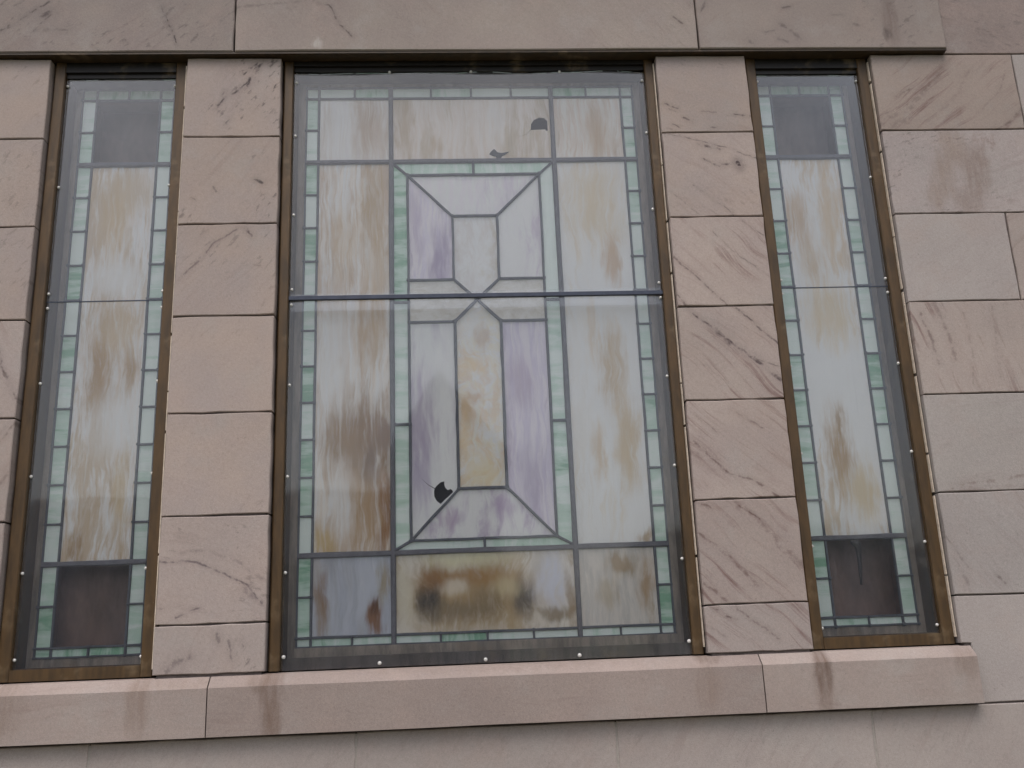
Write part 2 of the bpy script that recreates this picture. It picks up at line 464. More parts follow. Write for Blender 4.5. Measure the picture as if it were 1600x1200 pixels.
special['W3'] = stone_mat('left block with curving vein', PB, PA, angle=-60, streak_amt=.2, fleck=.1, vein_col=(100, 78, 76), veins=sp((-1.42, -.68), (-1.40, -.745), (-1.37, -.80), (-1.335, -.87), w=.007, k=.85))
special['W4'] = stone_mat('left block with slanting streaks', (190, 170, 158), (184, 164, 154), streak=(146, 116, 104), angle=48, streak_amt=.8, fleck=.1, vein_col=(112, 86, 80), veins=sp((-1.42, -1.00), (-1.37, -.95), (-1.34, -.90), w=.008, k=.6) + sp((-1.40, -1.13), (-1.34, -1.04), w=.009, k=.5))
special['T0'] = stone_mat('lintel with dark smoky veins', (169, 154, 144), (161, 145, 139), angle=40, streak_amt=.15, fleck=.4, vein_col=(72, 56, 60), veins=sp((-1.50, .375), (-1.43, .425), (-1.36, .48), w=.007, k=.8) + sp((-1.375, .43), (-1.34, .45), w=.016, k=.75) + sp((-1.38, .40), (-1.34, .445), (-1.33, .48), w=.007, k=.6) + sp((-1.40, .375), (-1.29, .372), w=.010, k=.45)
    + sp((-.995, .455), (-.972, .389), (-.945, .318), w=.005, k=.95) + sp((-1.0, .46), (-.99, .43), w=.009, k=.8) + sp((-1.02, .49), (-1.01, .47), w=.007, k=.4) + sp((-1.21, .32), (-1.19, .30), w=.006, k=.5) + sp((-1.12, .33), (-1.10, .325), w=.005, k=.6))
special['T1'] = stone_mat('middle lintel stone with one dark crack', (173, 158, 147), (167, 151, 143), angle=-50, streak_amt=.10, fleck=.12, vein_col=(84, 66, 66), veins=sp((-.50, .475), (-.46, .46), (-.422, .387), (-.385, .346), w=.005, k=.9) + sp((-.76, .455), (-.50, .485), w=.010, k=.35) + sp((.68, .415), (.71, .392), w=.007, k=.8) + sp((.74, .46), (.75, .49), w=.006, k=.6),
    stains=[(-.497, .318, .020, .026, (206, 198, 190), .8)])
special['T2'] = stone_mat('lintel stone with grey blots', (171, 155, 145), (165, 149, 141), angle=40, streak_amt=.10, fleck=.35, vein_col=(92, 76, 78), veins=sp((.775, .44), (.80, .48), w=.008, k=.7) + sp((.985, .357), (1.03, .365), w=.005, k=.8) + sp((1.04, .385), (1.06, .375), w=.014, k=.7) + sp((1.08, .36), (1.10, .335), w=.020, k=.6) + sp((1.03, .33), (1.06, .32), w=.008, k=.6) + sp((.93, .32), (.94, .315), w=.012, k=.5) + sp((1.05, .45), (1.08, .455), w=.007, k=.7) + sp((1.29, .385), (1.31, .38), w=.014, k=.5) + sp((1.22, .42), (1.26, .42), w=.005, k=.6),
    stains=[(1.42, .40, .035, .12, (126, 104, 96), .7), (1.405, .345, .02, .03, (90, 74, 70), .7)])
rust = (112, 76, 50)
special['B0'] = stone_mat('sill stone with brown runs', (182, 164, 154), (175, 157, 148), angle=0, streak_amt=.06, fleck=.04, speck=.13, stains=[(-.945, -1.70, .035, .11, (136, 106, 84), .5), (-1.30, -1.70, .08, .10, (140, 112, 90), .4), (-.84, -1.655, .2, .02, (150, 124, 104), .3)])
special['B1'] = stone_mat('sill stone with rust streak', (180, 161, 151), (173, 154, 145), angle=0, streak_amt=.06, fleck=.04, speck=.13, stains=[(-.590, -1.70, .035, .13, rust, .5), (-.585, -1.76, .03, .08, (134, 104, 82), .5), (-.62, -1.66, .05, .03, (140, 112, 92), .5), (.60, -1.72, .05, .08, (146, 118, 100), .4), (.61, -1.645, .05, .02, (124, 98, 80), .6), (0, -1.64, .6, .02, (150, 128, 112), .35)])
special['B2'] = stone_mat('sill stone with dark rust run', (183, 166, 156), (177, 159, 150), angle=0, streak_amt=.06, fleck=.04, speck=.13, stains=[(.928, -1.685, .028, .08, (92, 64, 46), .6), (.925, -1.73, .034, .12, rust, .5), (1.34, -1.68, .04, .06, (140, 114, 96), .5)])


def simple_mat(name, colr, rough=.6, metallic=0.0, var=.15, scale=30.0, bump=.2, spec=.5, stretch=(1, 1, 1)):
    m, T, out = new_mat(name)
    tc = T.node('ShaderNodeTexCoord')
    v = T.vec('MULTIPLY', tc.outputs['Object'], stretch)
    n1, n2 = T.noise(v, scale, 4, .6), T.noise(v, scale * 6, 3, .6)
    k = T.math('ADD', T.rng(n1, .25, .75, 1 - var, 1 + var, False), T.rng(n2, .25, .75, -var * .5, var * .5, False))
    c = T.vec('SCALE', T.node('ShaderNodeRGB').outputs[0], scale=k)
    m.node_tree.nodes['RGB'].outputs[0].default_value = c4(colr)
    principled(T, out, Base_Color=c, Roughness=rough, Metallic=metallic, Specular_IOR_Level=spec, Normal=T.bump(n2, bump, .002))
    return m


mat_mortar = simple_mat('dark mortar', (98, 88, 86), .95, var=.4, scale=25)
mat_room = simple_mat('dark interior', (40, 36, 34), .9)
mat_seal = simple_mat('old cream sealant', (196, 182, 166), .7, var=.25, scale=50)
mat_point = simple_mat('grey pointing', (150, 143, 137), .9, var=.2, scale=60)
mat_lead = simple_mat('grey lead', (88, 92, 100), .55, .25, var=.25, scale=60, bump=.3)
mat_thick = simple_mat('painted support bar', (100, 100, 108), .6, .1, var=.22, scale=40, bump=.3)
mat_joint = simple_mat('grey joint strip', (66, 70, 82), .38, .6, var=.2, scale=30)
mat_screw = simple_mat('pale screw cap', (205, 203, 200), .45, .2, var=.1)


def bronze(name, colr):
    m, T, out = new_mat(name)
    tc = T.node('ShaderNodeTexCoord')
    v = tc.outputs['Object']
    n1 = T.noise(T.vec('MULTIPLY', v, (1, 1, .18)), 40.0, 5, .65)
    n2 = T.noise(v, 9.0, 4, .6)
    c = T.mix(T.rng(n1, .3, .7), lin(colr), lin(tuple(int(x * .72) for x in colr)))
    c = T.mix(T.math('MULTIPLY', T.rng(n2, .58, .74), .5), c, lin((126, 108, 84)))
    wl = T.rng(T.noise(T.vec('MULTIPLY', v, (1, 1, .4)), 70.0, 4, .7), .70, .78)
    c = T.mix(T.math('MULTIPLY', wl, .5), c, lin((150, 138, 120)))
    principled(T, out, Base_Color=c, Roughness=.5, Metallic=.15, Normal=T.bump(n1, .15, .002))
    return m


mat_frame = bronze('weathered bronze frame', (84, 62, 34))
mat_stop = bronze('inner bronze stop', (158, 146, 134))
mat_rail = bronze('grey brown bottom rail', (98, 90, 84))
mat_head_shade = bronze('bronze head with painted shade', (26, 20, 16))  # frame bronze taken near black: shade under the lintel is in the colour
mat_board = simple_mat('brown backing board', (106, 84, 74), .5, var=.5, scale=9, bump=.2, stretch=(1, 1, .4))
mat_board2 = simple_mat('grey backing board', (104, 90, 84), .5, var=.4, scale=9, bump=.2, stretch=(1, 1, .5))


# ------------------------------------------------------------------ materials: glass
def glass_shell(T, out, colr, wav, rough=.22):
    nrm = T.bump(wav, .25, .003)
    principled(T, out, Base_Color=colr, Roughness=rough, Specular_IOR_Level=.4, Normal=nrm)


def tile_mat(name, light, mid, dark, horizontal):
    """green border pieces; each piece takes its own tone from its random number"""
    m, T, out = new_mat(name)
    tc = T.node('ShaderNodeTexCoord')
    rnd = T.node('ShaderNodeObjectInfo').outputs['Random']
    P = T.vec('ADD', tc.outputs['Object'], T.vec('SCALE', (41.0, 17.0, 29.0), scale=rnd))
    st = (4.0, 1, 28.0) if horizontal else (28.0, 1, 5.0)
    n1 = T.noise(T.vec('MULTIPLY', P, st), 1.0, 4, .6, .6)
    n2 = T.noise(P, 14.0, 3, .6)
    f = T.math('ADD', T.math('MULTIPLY', n1, .75), T.math('MULTIPLY', n2, .25))
    f = T.math('ADD', f, T.math('MULTIPLY', T.math('SUBTRACT', rnd, .56), .36))
    c = T.mix(T.rng(f, .38, .56), lin(light), lin(mid))
    c = T.mix(T.rng(f, .56, .72), c, lin(dark))
    glass_shell(T, out, c, T.noise(P, 30.0, 2), .2)
    return m


mat_tile_h = tile_mat('green opal glass', (236, 248, 243), (204, 230, 216), (140, 188, 158), True)
mat_tile_v = tile_mat('green opal glass upright grain', (236, 248, 243), (206, 232, 218), (142, 190, 160), False)


def glass_lin(c):
    """milky glass is pale and dull; its browns lean to ochre, its whites to blue"""
    r, g, b = lin(c)
    if r > b * 1.6:
        b *= .66 if r < .34 else .84
        r *= .97
    else:
        b *= 1.03
    y = .3 * r + .57 * g + .13 * b
    return tuple(min(.87, (v * .93 + y * .07) * k * (.92 + .55 * y)) for v, k in zip((r, g, b), (1.50, 1.50, 1.53)))


def pane_mat(name, w, base, alt, streak, amt=.6, area=(.42, .66), sx=26., sz=2.6, blobs=(), rough=1.0, swirl=.25, freq=3.0):
    """opalescent pane: streaky colours drawn through a milky base. w: the window's root"""
    m, T, out = new_mat(name)
    tc = T.node('ShaderNodeTexCoord', {'object': w})
    P = flat_xz(T, T.vec('ADD', tc.outputs['Object'], (0, 0, w.location.z)))
    seed = (random.uniform(0, 50), random.uniform(0, 50), random.uniform(0, 50))
    PS = T.vec('ADD', P, seed)
    bend = T.vec('SCALE', T.vec('SUBTRACT', T.noisec(PS, 7.0, 3), (.5, .5, .5)), scale=swirl * .16)
    PB_ = T.vec('ADD', PS, bend)
    s1 = T.noise(T.vec('MULTIPLY', PB_, (sx * 2.3, 1, sz * 2.6)), 1.0, 8, .66, .7)
    s2 = T.noise(T.vec('MULTIPLY', PB_, (sx * 4.2, 1, sz * 3.4)), 1.0, 6, .66, .5)
    s3 = T.noise(T.vec('MULTIPLY', PB_, (sx * 7.0, 1, sz * 4.0)), 1.0, 5, .65, .4)
    ar = T.noise(T.vec('MULTIPLY', PB_, (1.6, 1, .6)), freq, 5, .6)
    c = T.mix(T.rng(s2, .38, .60), glass_lin(base), glass_lin(alt))
    f = T.rng(T.math('ADD', T.rng(ar, area[0] - .06, area[1] + .06, 0.0, 1.0, False), T.math('MULTIPLY', T.math('SUBTRACT', s1, .5), 2.4)), .30, .95)
    c = T.mix(T.math('MULTIPLY', f, amt), c, glass_lin(streak))
    # wisps: thin pale and thin dark threads drawn out in the pour
    c = T.mix(T.math('MULTIPLY', T.rng(s3, .58, .68), .34), c, glass_lin((214, 212, 210)))
    c = T.mix(T.math('MULTIPLY', T.math('MULTIPLY', T.rng(s3, .43, .33), T.rng(ar, area[0] - .08, area[1])), .38 * amt), c, glass_lin(tuple(int(q * .78) for q in streak)))
    for (cx, cz, rx, rz, bc, k) in blobs:
        wv = T.vec('ADD', T.vec('SCALE', T.vec('SUBTRACT', T.noisec(T.vec('MULTIPLY', P, (2.2, 1, .5)), 26.0, 4), (.5, .5, .5)), scale=.055 * rough),
                   T.vec('SCALE', T.vec('SUBTRACT', T.noisec(PS, 9.0, 3), (.5, .5, .5)), scale=.05))
        mk = blob(T, flat_xz(T, T.vec('ADD', P, wv)), cx, cz, rx * 1.45, rz * 1.4)
        fil = T.math('ADD', T.math('MULTIPLY', s1, .6), T.math('MULTIPLY', s3, .4))
        soft = T.rng(mk, 0.0, .8)
        mk = T.math('MULTIPLY', soft, T.rng(T.math('ADD', fil, T.math('MULTIPLY', mk, .16)), .40, .66, 1 - .85 * rough, 1.0))
        c = T.mix(T.math('MULTIPLY', mk, k, clamp=True), c, glass_lin(bc))
    # fine seedy grain
    g = T.rng(T.noise(P, 260.0, 2, .6), .3, .7, .965, 1.035, False)
    c = T.vec('SCALE', c, scale=g)
    glass_shell(T, out, c, T.noise(T.vec('MULTIPLY', PB_, (1, 1, .4)), 16.0, 3))
    return m


def sheet_mat():
    """old clear plastic: it mirrors what stands opposite, and is a little milky with dirt"""
    m, T, out = new_mat('weathered clear sheet')
    tc = T.node('ShaderNodeTexCoord')
    v = tc.outputs['Object']
    wav = T.noise(v, 2.3, 2)
    nrm = T.bump(wav, .05, .05)
    fr = T.node('ShaderNodeFresnel', None, IOR=1.5, Normal=nrm).outputs[0]
    gl = T.node('ShaderNodeBsdfGlossy', None, Color=(1, 1, 1, 1), Roughness=.04, Normal=nrm)
    tr = T.node('ShaderNodeBsdfTransparent', None, Color=(.988, .990, .992, 1))
    df = T.node('ShaderNodeBsdfDiffuse', None, Color=(*lin((184, 189, 204)), 1), Roughness=.5)
    dirt = T.noise(T.vec('MULTIPLY', v, (1, 1, .35)), 6.0, 5, .65)
    hz = T.rng(dirt, .3, .75, .018, .052, False)
    sc = T.rng(T.noise(T.vec('MULTIPLY', v, (.6, 1, 1.4)), 90.0, 4, .7), .70, .78, 0.0, .05)
    drip = T.rng(T.noise(T.vec('MULTIPLY', v, (70.0, 1, 1.6)), 1.0, 4, .6), .62, .74, 0.0, .05)
    dz = T.rng(T.noise(v, 3.5, 3), .42, .6)
    sc = T.math('ADD', sc, T.math('MULTIPLY', drip, dz))
    m1 = T.node('ShaderNodeMixShader', None, i0=T.math('ADD', hz, sc), i1=tr.outputs[0], i2=df.outputs[0])
    m2 = T.node('ShaderNodeMixShader', None, i0=T.math('MULTIPLY', fr, .84, clamp=True), i1=m1.outputs[0], i2=gl.outputs[0])
    T.put(out.inputs['Surface'], m2.outputs[0])
    return m


mat_sheet = sheet_mat()

# ------------------------------------------------------------------ the wall
W0, W1, W2 = .613, .919, 1.345
TOP, BOT = .286, -1.634
CENTRES = (-1.132, 0.0, 1.132)
HALF = (.213, .613, .213)
JO = .0024                                             # half a joint


def block(poly, mat, name='stone_block', y=0.0, depth=.10, bev=.0022, label=None, proud=.0012):
    poly = shrink(ccw(poly), JO)
    yy = y + random.uniform(-proud, proud)
    o0 = outline(poly)
    # ring: back, just behind the arris, front
    n = len(o0)
    cx, cz = sum(p[0] for p in o0) / n, sum(p[1] for p in o0) / n
    inner = shrink(o0, bev)
    mb = MB()
    mb.loft([[(x, yy + depth, z) for x, z in o0], [(x, yy + bev, z) for x, z in o0], [(x, yy, z) for x, z in inner]])
    o = mb.build(name, mat, wall_root)
    if label:
        o['label'] = label
    return o


# piers between the windows
zc = [TOP, 0.0, -.3, -.6, -.9, -1.2, -1.5, BOT]
pier_mats = {('L', 0): 'L0', ('L', 1): 'L1', ('L', 2): 'L2', ('L', 5): 'L6', ('L', 6): 'L7'}
for i in range(7):
    block(rect(-W1, -W0, zc[i + 1], zc[i]), special.get(pier_mats.get(('L', i)), mat_pier))
    block(rect(W0, W1, zc[i + 1], zc[i]), special['R%d' % i])
# blocks outside the side windows; the last course is cut round the sill's end
zs = [TOP, 0.0, -.3, -.6, -.9, -1.2, -1.5]
rj = [1.838, 2.02, 1.712, 2.06, 1.93, 2.10]
rm = [special['S0'], special['S1'], mat_grey, special['S3'], special['S4'], special['S5']]
lj = [-1.80, -1.95, -1.72, -2.04, -1.86, -2.0]
lm = [mat_pier, mat_pier, mat_pier, special['W3'], special['W4'], mat_side]
for i in range(6):
    block(rect(W2, rj[i], zs[i + 1], zs[i]), rm[i])
    block(rect(rj[i], rj[i] + .62, zs[i + 1], zs[i]), (mat_grey, mat_rough, mat_side)[i % 3])
    block(rect(rj[i] + .62, 3.4, zs[i + 1], zs[i]), mat_grey)
    block(rect(lj[i], -W2, zs[i + 1], zs[i]), lm[i])
    block(rect(lj[i] - .62, lj[i], zs[i + 1], zs[i]), (mat_side, mat_grey, mat_pier)[i % 3])
    block(rect(-3.4, lj[i] - .62, zs[i + 1], zs[i]), mat_grey)
SX = 1.372
SB = -1.797
block([(SX, SB), (2.14, SB), (2.14, -1.5), (W2, -1.5), (W2, BOT), (SX, BOT)], mat_grey)
block(rect(2.14, 2.8, SB, -1.5), mat_side)
block(rect(2.8, 3.4, SB, -1.5), mat_grey)
block([(-2.1, SB), (-SX, SB), (-SX, BOT), (-W2, BOT), (-W2, -1.5), (-2.1, -1.5)], mat_side)
block(rect(-2.8, -2.1, SB, -1.5), mat_grey)
block(rect(-3.4, -2.8, SB, -1.5), mat_side)
# courses below the sill
for k, (z0, z1, xs) in enumerate(((-2.1, SB, (-3.4, -2.5, -1.80, -1.07, -.366, .342, 1.06, 1.75, 2.6, 3.4)), (-2.4, -2.1, (-3.4, -2.2, -1.4, -.7, 0, .7, 1.4, 2.2, 3.4)),
                                  (-2.7, -2.4, (-3.4, -2.5, -1.75, -1.05, -.35, .35, 1.05, 1.75, 2.5, 3.4)), (-3.25, -2.7, (-3.4, -2.2, -1.1, 0, 1.1, 2.2, 3.4)))):
    for i in range(len(xs) - 1):
        block(rect(xs[i], xs[i + 1], z0, z1), mat_low)
for x in (-1.07, -.366, .342, 1.06):
    mb = MB()
    mb.box(x - JO - .001, x + JO + .001, .0025, .05, -2.1 + .003, SB - .006)
    mb.build('pointing', mat_point, wall_root)
# the lintels, standing a little proud, and the courses above
LZ, LT, LX = .292, .60, 1.604
for x0, x1, mk in ((-LX, -.763, 'T0'), (-.763, .758, 'T1'), (.758, LX, 'T2')):
    block(rect(x0, x1, LZ, LT), special[mk], 'lintel_stone', y=-.025, depth=.26, bev=.003)
for s in (-1, 1):
    xs = (LX, 2.3, 2.9, 3.4)
    for i in range(3):
        block(rect(*sorted((s * xs[i], s * xs[i + 1])), TOP, LT), mat_rough if i == 0 else mat_side)
for z0, z1, xs in ((.60, .90, (-3.4, -2.4, -1.5, -.6, .3, 1.2, 2.1, 2.8, 3.4)), (.90, 1.2, (-3.4, -2.8, -1.9, -1.0, -.1, .8, 1.7, 2.6, 3.4))):
    for i in range(len(xs) - 1):
        block(rect(xs[i], xs[i + 1], z0, z1), mat_lintel)
# unseen cornice stones, added above to shade the top of the wall
for i in range(6):
    x0, x1 = -3.4 + i * 6.8 / 6, -3.4 + (i + 1) * 6.8 / 6
    mb = MB()
    prof = [(.1, 1.2), (-.05, 1.2), (-.09, 1.25), (-.16, 1.28), (-.30, 1.30), (-.34, 1.40), (-.34, 1.46), (.1, 1.52)]
    mb.loft([[(x, y, z) for y, z in prof] for x in (x0 + .003, x1 - .003)])
    mb.build('shade_cornice_stone', mat_lintel, wall_root)
# sill stones: sloping top, square face, and at the jambs small raised stools
SF, STF = -.030, -1.664
for x0, x1, mk, wins in ((-SX, -.760, 'B0', (0,)), (-.760, .756, 'B1', (1,)), (.756, SX, 'B2', (2,))):
    a, b = x0 + .0016, x1 - .0016
    mb = MB()
    # cross-sections along x; inside a window opening the slope runs back further
    xs = [a, b]
    prof = lambda jz: [(.10, -1.79), (SF, -1.793 + jz), (SF - .0, STF - .004 + jz), (SF + .004, STF + jz), (-.001, BOT - .006), (.03, BOT - .003), (.10, BOT - .003)]
    n = 8
    mb.loft([[(a + (b - a) * t / n, y, z) for y, z in prof(random.uniform(-.0006, .0006))] for t in range(n + 1)])
    mb.build('sill_stone', special[mk], wall_root)
# mortar behind the faces (the openings stay open)
mb = MB()
e = .012
mb.box(-3.4, -W2 - e, .007, .28, -3.2, 1.5)
mb.box(W2 + e, 3.4, .007, .28, -3.2, 1.5)
mb.box(-W1 + e, -W0 - e, .007, .28, -1.9, LZ)
mb.box(W0 + e, W1 - e, .007, .28, -1.9, LZ)
mb.box(-W2 - e, W2 + e, .007, .28, TOP + .02, 1.5)
mb.box(-W2 - e, W2 + e, .0075, .28, -3.2, BOT - .02)
mb.build('mortar_bed', mat_mortar, wall_root)
# the bronze plate the lintels rest on
mb = MB()
mb.box(-LX + .002, LX - .002, -.021, .12, TOP + .0005, LZ + .0005)
mb.build('lintel_plate', bronze('brown painted plate', (62, 46, 28)), wall_root)

# ------------------------------------------------------------------ dark room behind the windows
mb = MB()
for q in ((-3.3, 3.3, 3.0, 3.05, -3.2, 1.4), (-3.35, -3.3, .29, 3.05, -3.2, 1.4), (3.3, 3.35, .29, 3.05, -3.2, 1.4), (-3.35, 3.35, .29, 3.05, 1.4, 1.45), (-3.35, 3.35, .29, 3.05, -3.25, -3.2)):
    mb.box(*q)
o = mb.build('interior_room', mat_room)
o['kind'] = 'structure'

# ------------------------------------------------------------------ windows
D = .110                       # front of the leaded glass
SY = .038                      # front of the clear sheets
JZ = -.532                     # where the two sheets meet
ROWS = [.198, .081, -.037] + [-.037 - 1.276 / 11 * k for k in range(1, 11)] + [-1.313, -1.432, -1.547]
GT, GB_ = .238, -1.573
labels = ('narrow leaded window at the left end with smooth brown square at its foot', 'wide leaded window in the middle with a cross design and a broken purple pane',
          'narrow leaded window at the right end with dark drip down its lower square')
wins = [root('stained_glass_window', (CENTRES[i], .06, BOT), labels[i], 'window', 'stained glass windows in the stone wall') for i in range(3)]


def in_poly(p, poly):
    x, z = p
    c = False
    n = len(poly)
    for i in range(n):
        (x0, z0), (x1, z1) = poly[i], poly[(i + 1) % n]
        if (z0 > z) != (z1 > z) and x < (x1 - x0) * (z - z0) / (z1 - z0) + x0:
            c = not c
    return c


def plate(w, poly, mat, name='glass_pane', y=D, t=.003, hole=None, label=None, tilt=.0, cx=0.0):
    """a flat piece of glass; poly in the window's own x and in z"""
    poly = shrink(ccw(poly), .0012)
    ox = cx
    mb = MB()
    gx, gz = sum(p[0] for p in poly) / len(poly), sum(p[1] for p in poly) / len(poly)
    ta, tb = random.uniform(-tilt, tilt), random.uniform(-tilt, tilt)
    dy = lambda x, z: (x - gx) * ta + (z - gz) * tb
    if hole is None:
        mb.loft([[(x + ox, y + dy(x, z), z) for x, z in poly], [(x + ox, y + t + dy(x, z), z) for x, z in poly]])
    else:
        hole = ccw(hole)
        vs_ = [Vector(p) for p in poly] + [Vector(p) for p in hole]
        n, h = len(poly), len(hole)
        es = [(i, (i + 1) % n) for i in range(n)] + [(n + i, n + (i + 1) % h) for i in range(h)]
        rv, re, rf, *_ = delaunay_2d_cdt(vs_, es, [], 0, 1e-6)
        keep = []
        for f in rf:
            c = sum((rv[i] for i in f), Vector((0, 0))) / len(f)
            if in_poly(c, poly) and not in_poly(c, hole):
                keep.append(f)
        m = len(rv)
        mb.v = [(p.x + ox, y, p.y) for p in rv] + [(p.x + ox, y + t, p.y) for p in rv]
        mb.f = [tuple(f) for f in keep] + [tuple(m + i for i in reversed(f)) for f in keep]
        cnt = {}
        for f in keep:
            for i in range(len(f)):
                e_ = (f[i], f[(i + 1) % len(f)])
                cnt[tuple(sorted(e_))] = cnt.get(tuple(sorted(e_)), 0) + 1
        for (a, b), k in cnt.items():
            if k == 1:
                mb.f.append((a, b, m + b, m + a))
    o = mb.build(name, mat, w)
    if label:
        o['label'] = label
    return o


def screw(mb, x, z, r=.0050, y=SY):
    """a round washer head standing proud of the sheet"""
    n = 10
    ring = lambda rr, yy: [(x + rr * math.cos(2 * math.pi * k / n), yy, z + rr * math.sin(2 * math.pi * k / n)) for k in range(n)]
    mb.loft([ring(r, y + .001), ring(r, y - .0022), ring(r * .72, y - .0042), ring(r * .3, y - .005)])


cream, cream2 = (190, 180, 166), (205, 200, 194)
amber, brown = (168, 138, 100), (128, 94, 58)

for wi, w in enumerate(wins):
    cx, hw = CENTRES[wi], HALF[wi]
    mid = wi == 1
    hs = .578 if mid else .1735               # sheet half width
    hg = .5485 if mid else .1485              # leaded glass half width
    hb = .508 if mid else .103                # inner edge of the border
    sh_top = .250 if mid else .231
    sh_bot = -1.6325 if mid else -1.603
    # ---- bronze frame: jambs, head and sill members, each with its own step
    f = hw - .0035
    for s in (-1, 1):
        mb = MB()
        prof = [(f, .026), (f - .004, .022), (hs + .004, .022), (hs + .0015, .0245), (hs + .0015, .044), (hs - .004, .044), (hs - .004, .118), (f, .118)]
        mb.loft([[(cx + s * x, y, z) for x, y in prof] for z in (BOT + .001, TOP - .001)])
        mb.build('frame_jamb', mat_frame, w)
    mb = MB()
    mb.box(cx - hs - .001, cx + hs + .001, .024, .116, sh_top + .020, TOP - .0015)
    mb.box(cx - hs - .001, cx + hs + .001, .034, .117, sh_top + .004, sh_top + .020)
    mb.build('frame_head', mat_head_shade, w)
    mb = MB()
    if mid:
        mb.box(cx - hs - .001, cx + hs + .001, .0445, .117, BOT + .0005, -1.600)
    else:
        mb.box(cx - hs - .001, cx + hs + .001, .024, .045, BOT + .0005, sh_bot + .001)
        mb.box(cx - hs - .001, cx + hs + .001, .045, .117, BOT + .0005, sh_bot + .004)
    mb.build('frame_sill', mat_frame if not mid else mat_rail, w)
    # stop behind the sheets, round the leaded glass
    mb = MB()
    yb = .1075
    mb.box(cx - hs + .0035, cx - hg - .001, yb, .119, -1.605, sh_top + .03)
    mb.box(cx + hg + .001, cx + hs - .0035, yb, .119, -1.605, sh_top + .03)
    mb.box(cx - hg - .001, cx + hg + .001, yb + .0005, .119, GT + .001, sh_top + .03)
    mb.box(cx - hg - .001, cx + hg + .001, yb - .03 if mid else yb + .0005, .119, -1.605, GB_ - .001)
    mb.build('glazing_stop', mat_stop, w)
    # sealant between frame and stone, worn away in places
    for s in (1,):
        z = BOT + .02
        while z < TOP - .05:
            mb = MB()
            L = random.uniform(.10, .40)
            z1 = min(z + L, TOP - .02)
            r_ = random.uniform(.0018, .0026)
            mb.strip((cx + s * (hw - .0032), z), (cx + s * (hw - .0032), z1), r_ * 2, .014 + random.uniform(0, .003), .030)
            z = z1 + random.uniform(.003, .012)
            mb.build('sealant_bead', mat_seal, w)
    # ---- lead cames and thicker bars
    lead = MB()
    dyk = [0]
    ends = []

    def thin(a, b, wd=.0075):
        dyk[0] += 1
        lead.strip((a[0] + cx, a[1]), (b[0] + cx, b[1]), wd, D - .0060 - .00004 * dyk[0], D + .0005, .45, .0007)
        ends.extend(((a[0], a[1], wd), (b[0], b[1], wd)))

    def thick(a, b, wd=.0155):
        dyk[0] += 1
        bars = MB()
        bars.strip((a[0] + cx, a[1]), (b[0] + cx, b[1]), wd, D - .0085 - .00006 * dyk[0], D + .0005, .35, .0006)
        bars.build('support_bar', mat_thick, w)

    for s in (-1, 1):
        thin((s * hg, GB_), (s * hg, GT), .006)
        thin((s * hb, GB_), (s * hb, GT))
        for z in ROWS:
            if abs(z + .037) > .001 and abs(z + 1.313) > .001 and abs(z - .198) > .001 and abs(z + 1.547) > .001:
                thin((s * hb, z), (s * hg, z), .0065)
    for z in (GT, GB_):
        thin((-hg, z), (hg, z), .006)
    for z in (.198, -1.547):
        thin((-hg, z), (hg, z))
    for z in (-.037, -1.313):
        thick((-hg, z), (hg, z))
    cols = [-.508, -.390, -.270, -.135, 0.0, .135, .270, .390, .508] if mid else [-.103, 0.0, .103]
    for x in cols[1:-1]:
        if abs(abs(x) - .27) > .001:
            thin((x, .198), (x, GT), .0065)
            thin((x, -1.547), (x, GB_), .0065)
    if mid:
        for x in (-.270, .270):
            thick((x, GB_), (x, GT))
        ix, it, ib = .217, -.087, -1.279
        sq, st_, sb_ = .0725, -.235, -1.128
        for s in (-1, 1):
            thin((s * ix, ib), (s * ix, it), .008)
            thin((s * .262, -.045), (s * ix, it), .008)
            thin((s * .262, -1.304), (s * ix, ib), .008)
            thin((s * ix, it), (s * sq, st_), .008)
            thin((s * sq, sb_), (s * ix, ib), .008)
            thin((s * sq, st_), (s * sq, -.455), .008)
            thin((s * sq, -.455), (0, -.524), .009)
            thin((s * sq, -.597), (0, -.524), .009)
            thin((s * sq, -.597), (s * sq, sb_), .009)
            thin((s * sq, -.455), (s * ix, -.455), .008)
            thin((s * sq, -.597), (s * ix, -.597), .008)
            for z in (-.529, -.925):
                thin((s * ix, z), (s * .262, z), .008)
        thin((-ix, it), (ix, it), .008)
        thin((-ix, ib), (ix, ib), .008)
        thin((-sq, st_), (sq, st_), .008)
        thin((-sq, sb_), (sq, sb_), .009)
        thin((0, it), (0, -.040), .008)
        thin((0, ib), (0, -1.310), .008)
    # solder at the joints
    seen_j = set()
    for x, z, wd in ends:
        key = (round(x, 2), round(z, 2))
        if key in seen_j:
            continue
        seen_j.add(key)
        r0 = wd * random.uniform(.62, .95)
        ring = lambda rr, yy: [(cx + x + rr * math.cos(q * math.pi / 4 + .2) * random.uniform(.85, 1.15), yy, z + rr * math.sin(q * math.pi / 4 + .2) * random.uniform(.85, 1.15)) for q in range(8)]
        lead.loft([ring(r0, D - .003), ring(r0 * .9, D - .0085), ring(r0 * .45, D - .0105)])
    lead.build('lead_came', mat_lead, w)
    # ---- border pieces of green glass
    for s in (-1, 1):
        zz = [GT] + ROWS + [GB_]
        for k in range(len(zz) - 1):
            plate(w, rect(*sorted((s * hb, s * hg)), zz[k + 1], zz[k]), mat_tile_h, 'border_tile', tilt=.006, cx=cx)
    for k in range(len(cols) - 1):
        plate(w, rect(cols[k], cols[k + 1], .198, GT), mat_tile_v, 'border_tile', tilt=.006, cx=cx)
        plate(w, rect(cols[k], cols[k + 1], GB_, -1.547), mat_tile_v, 'border_tile', tilt=.006, cx=cx)
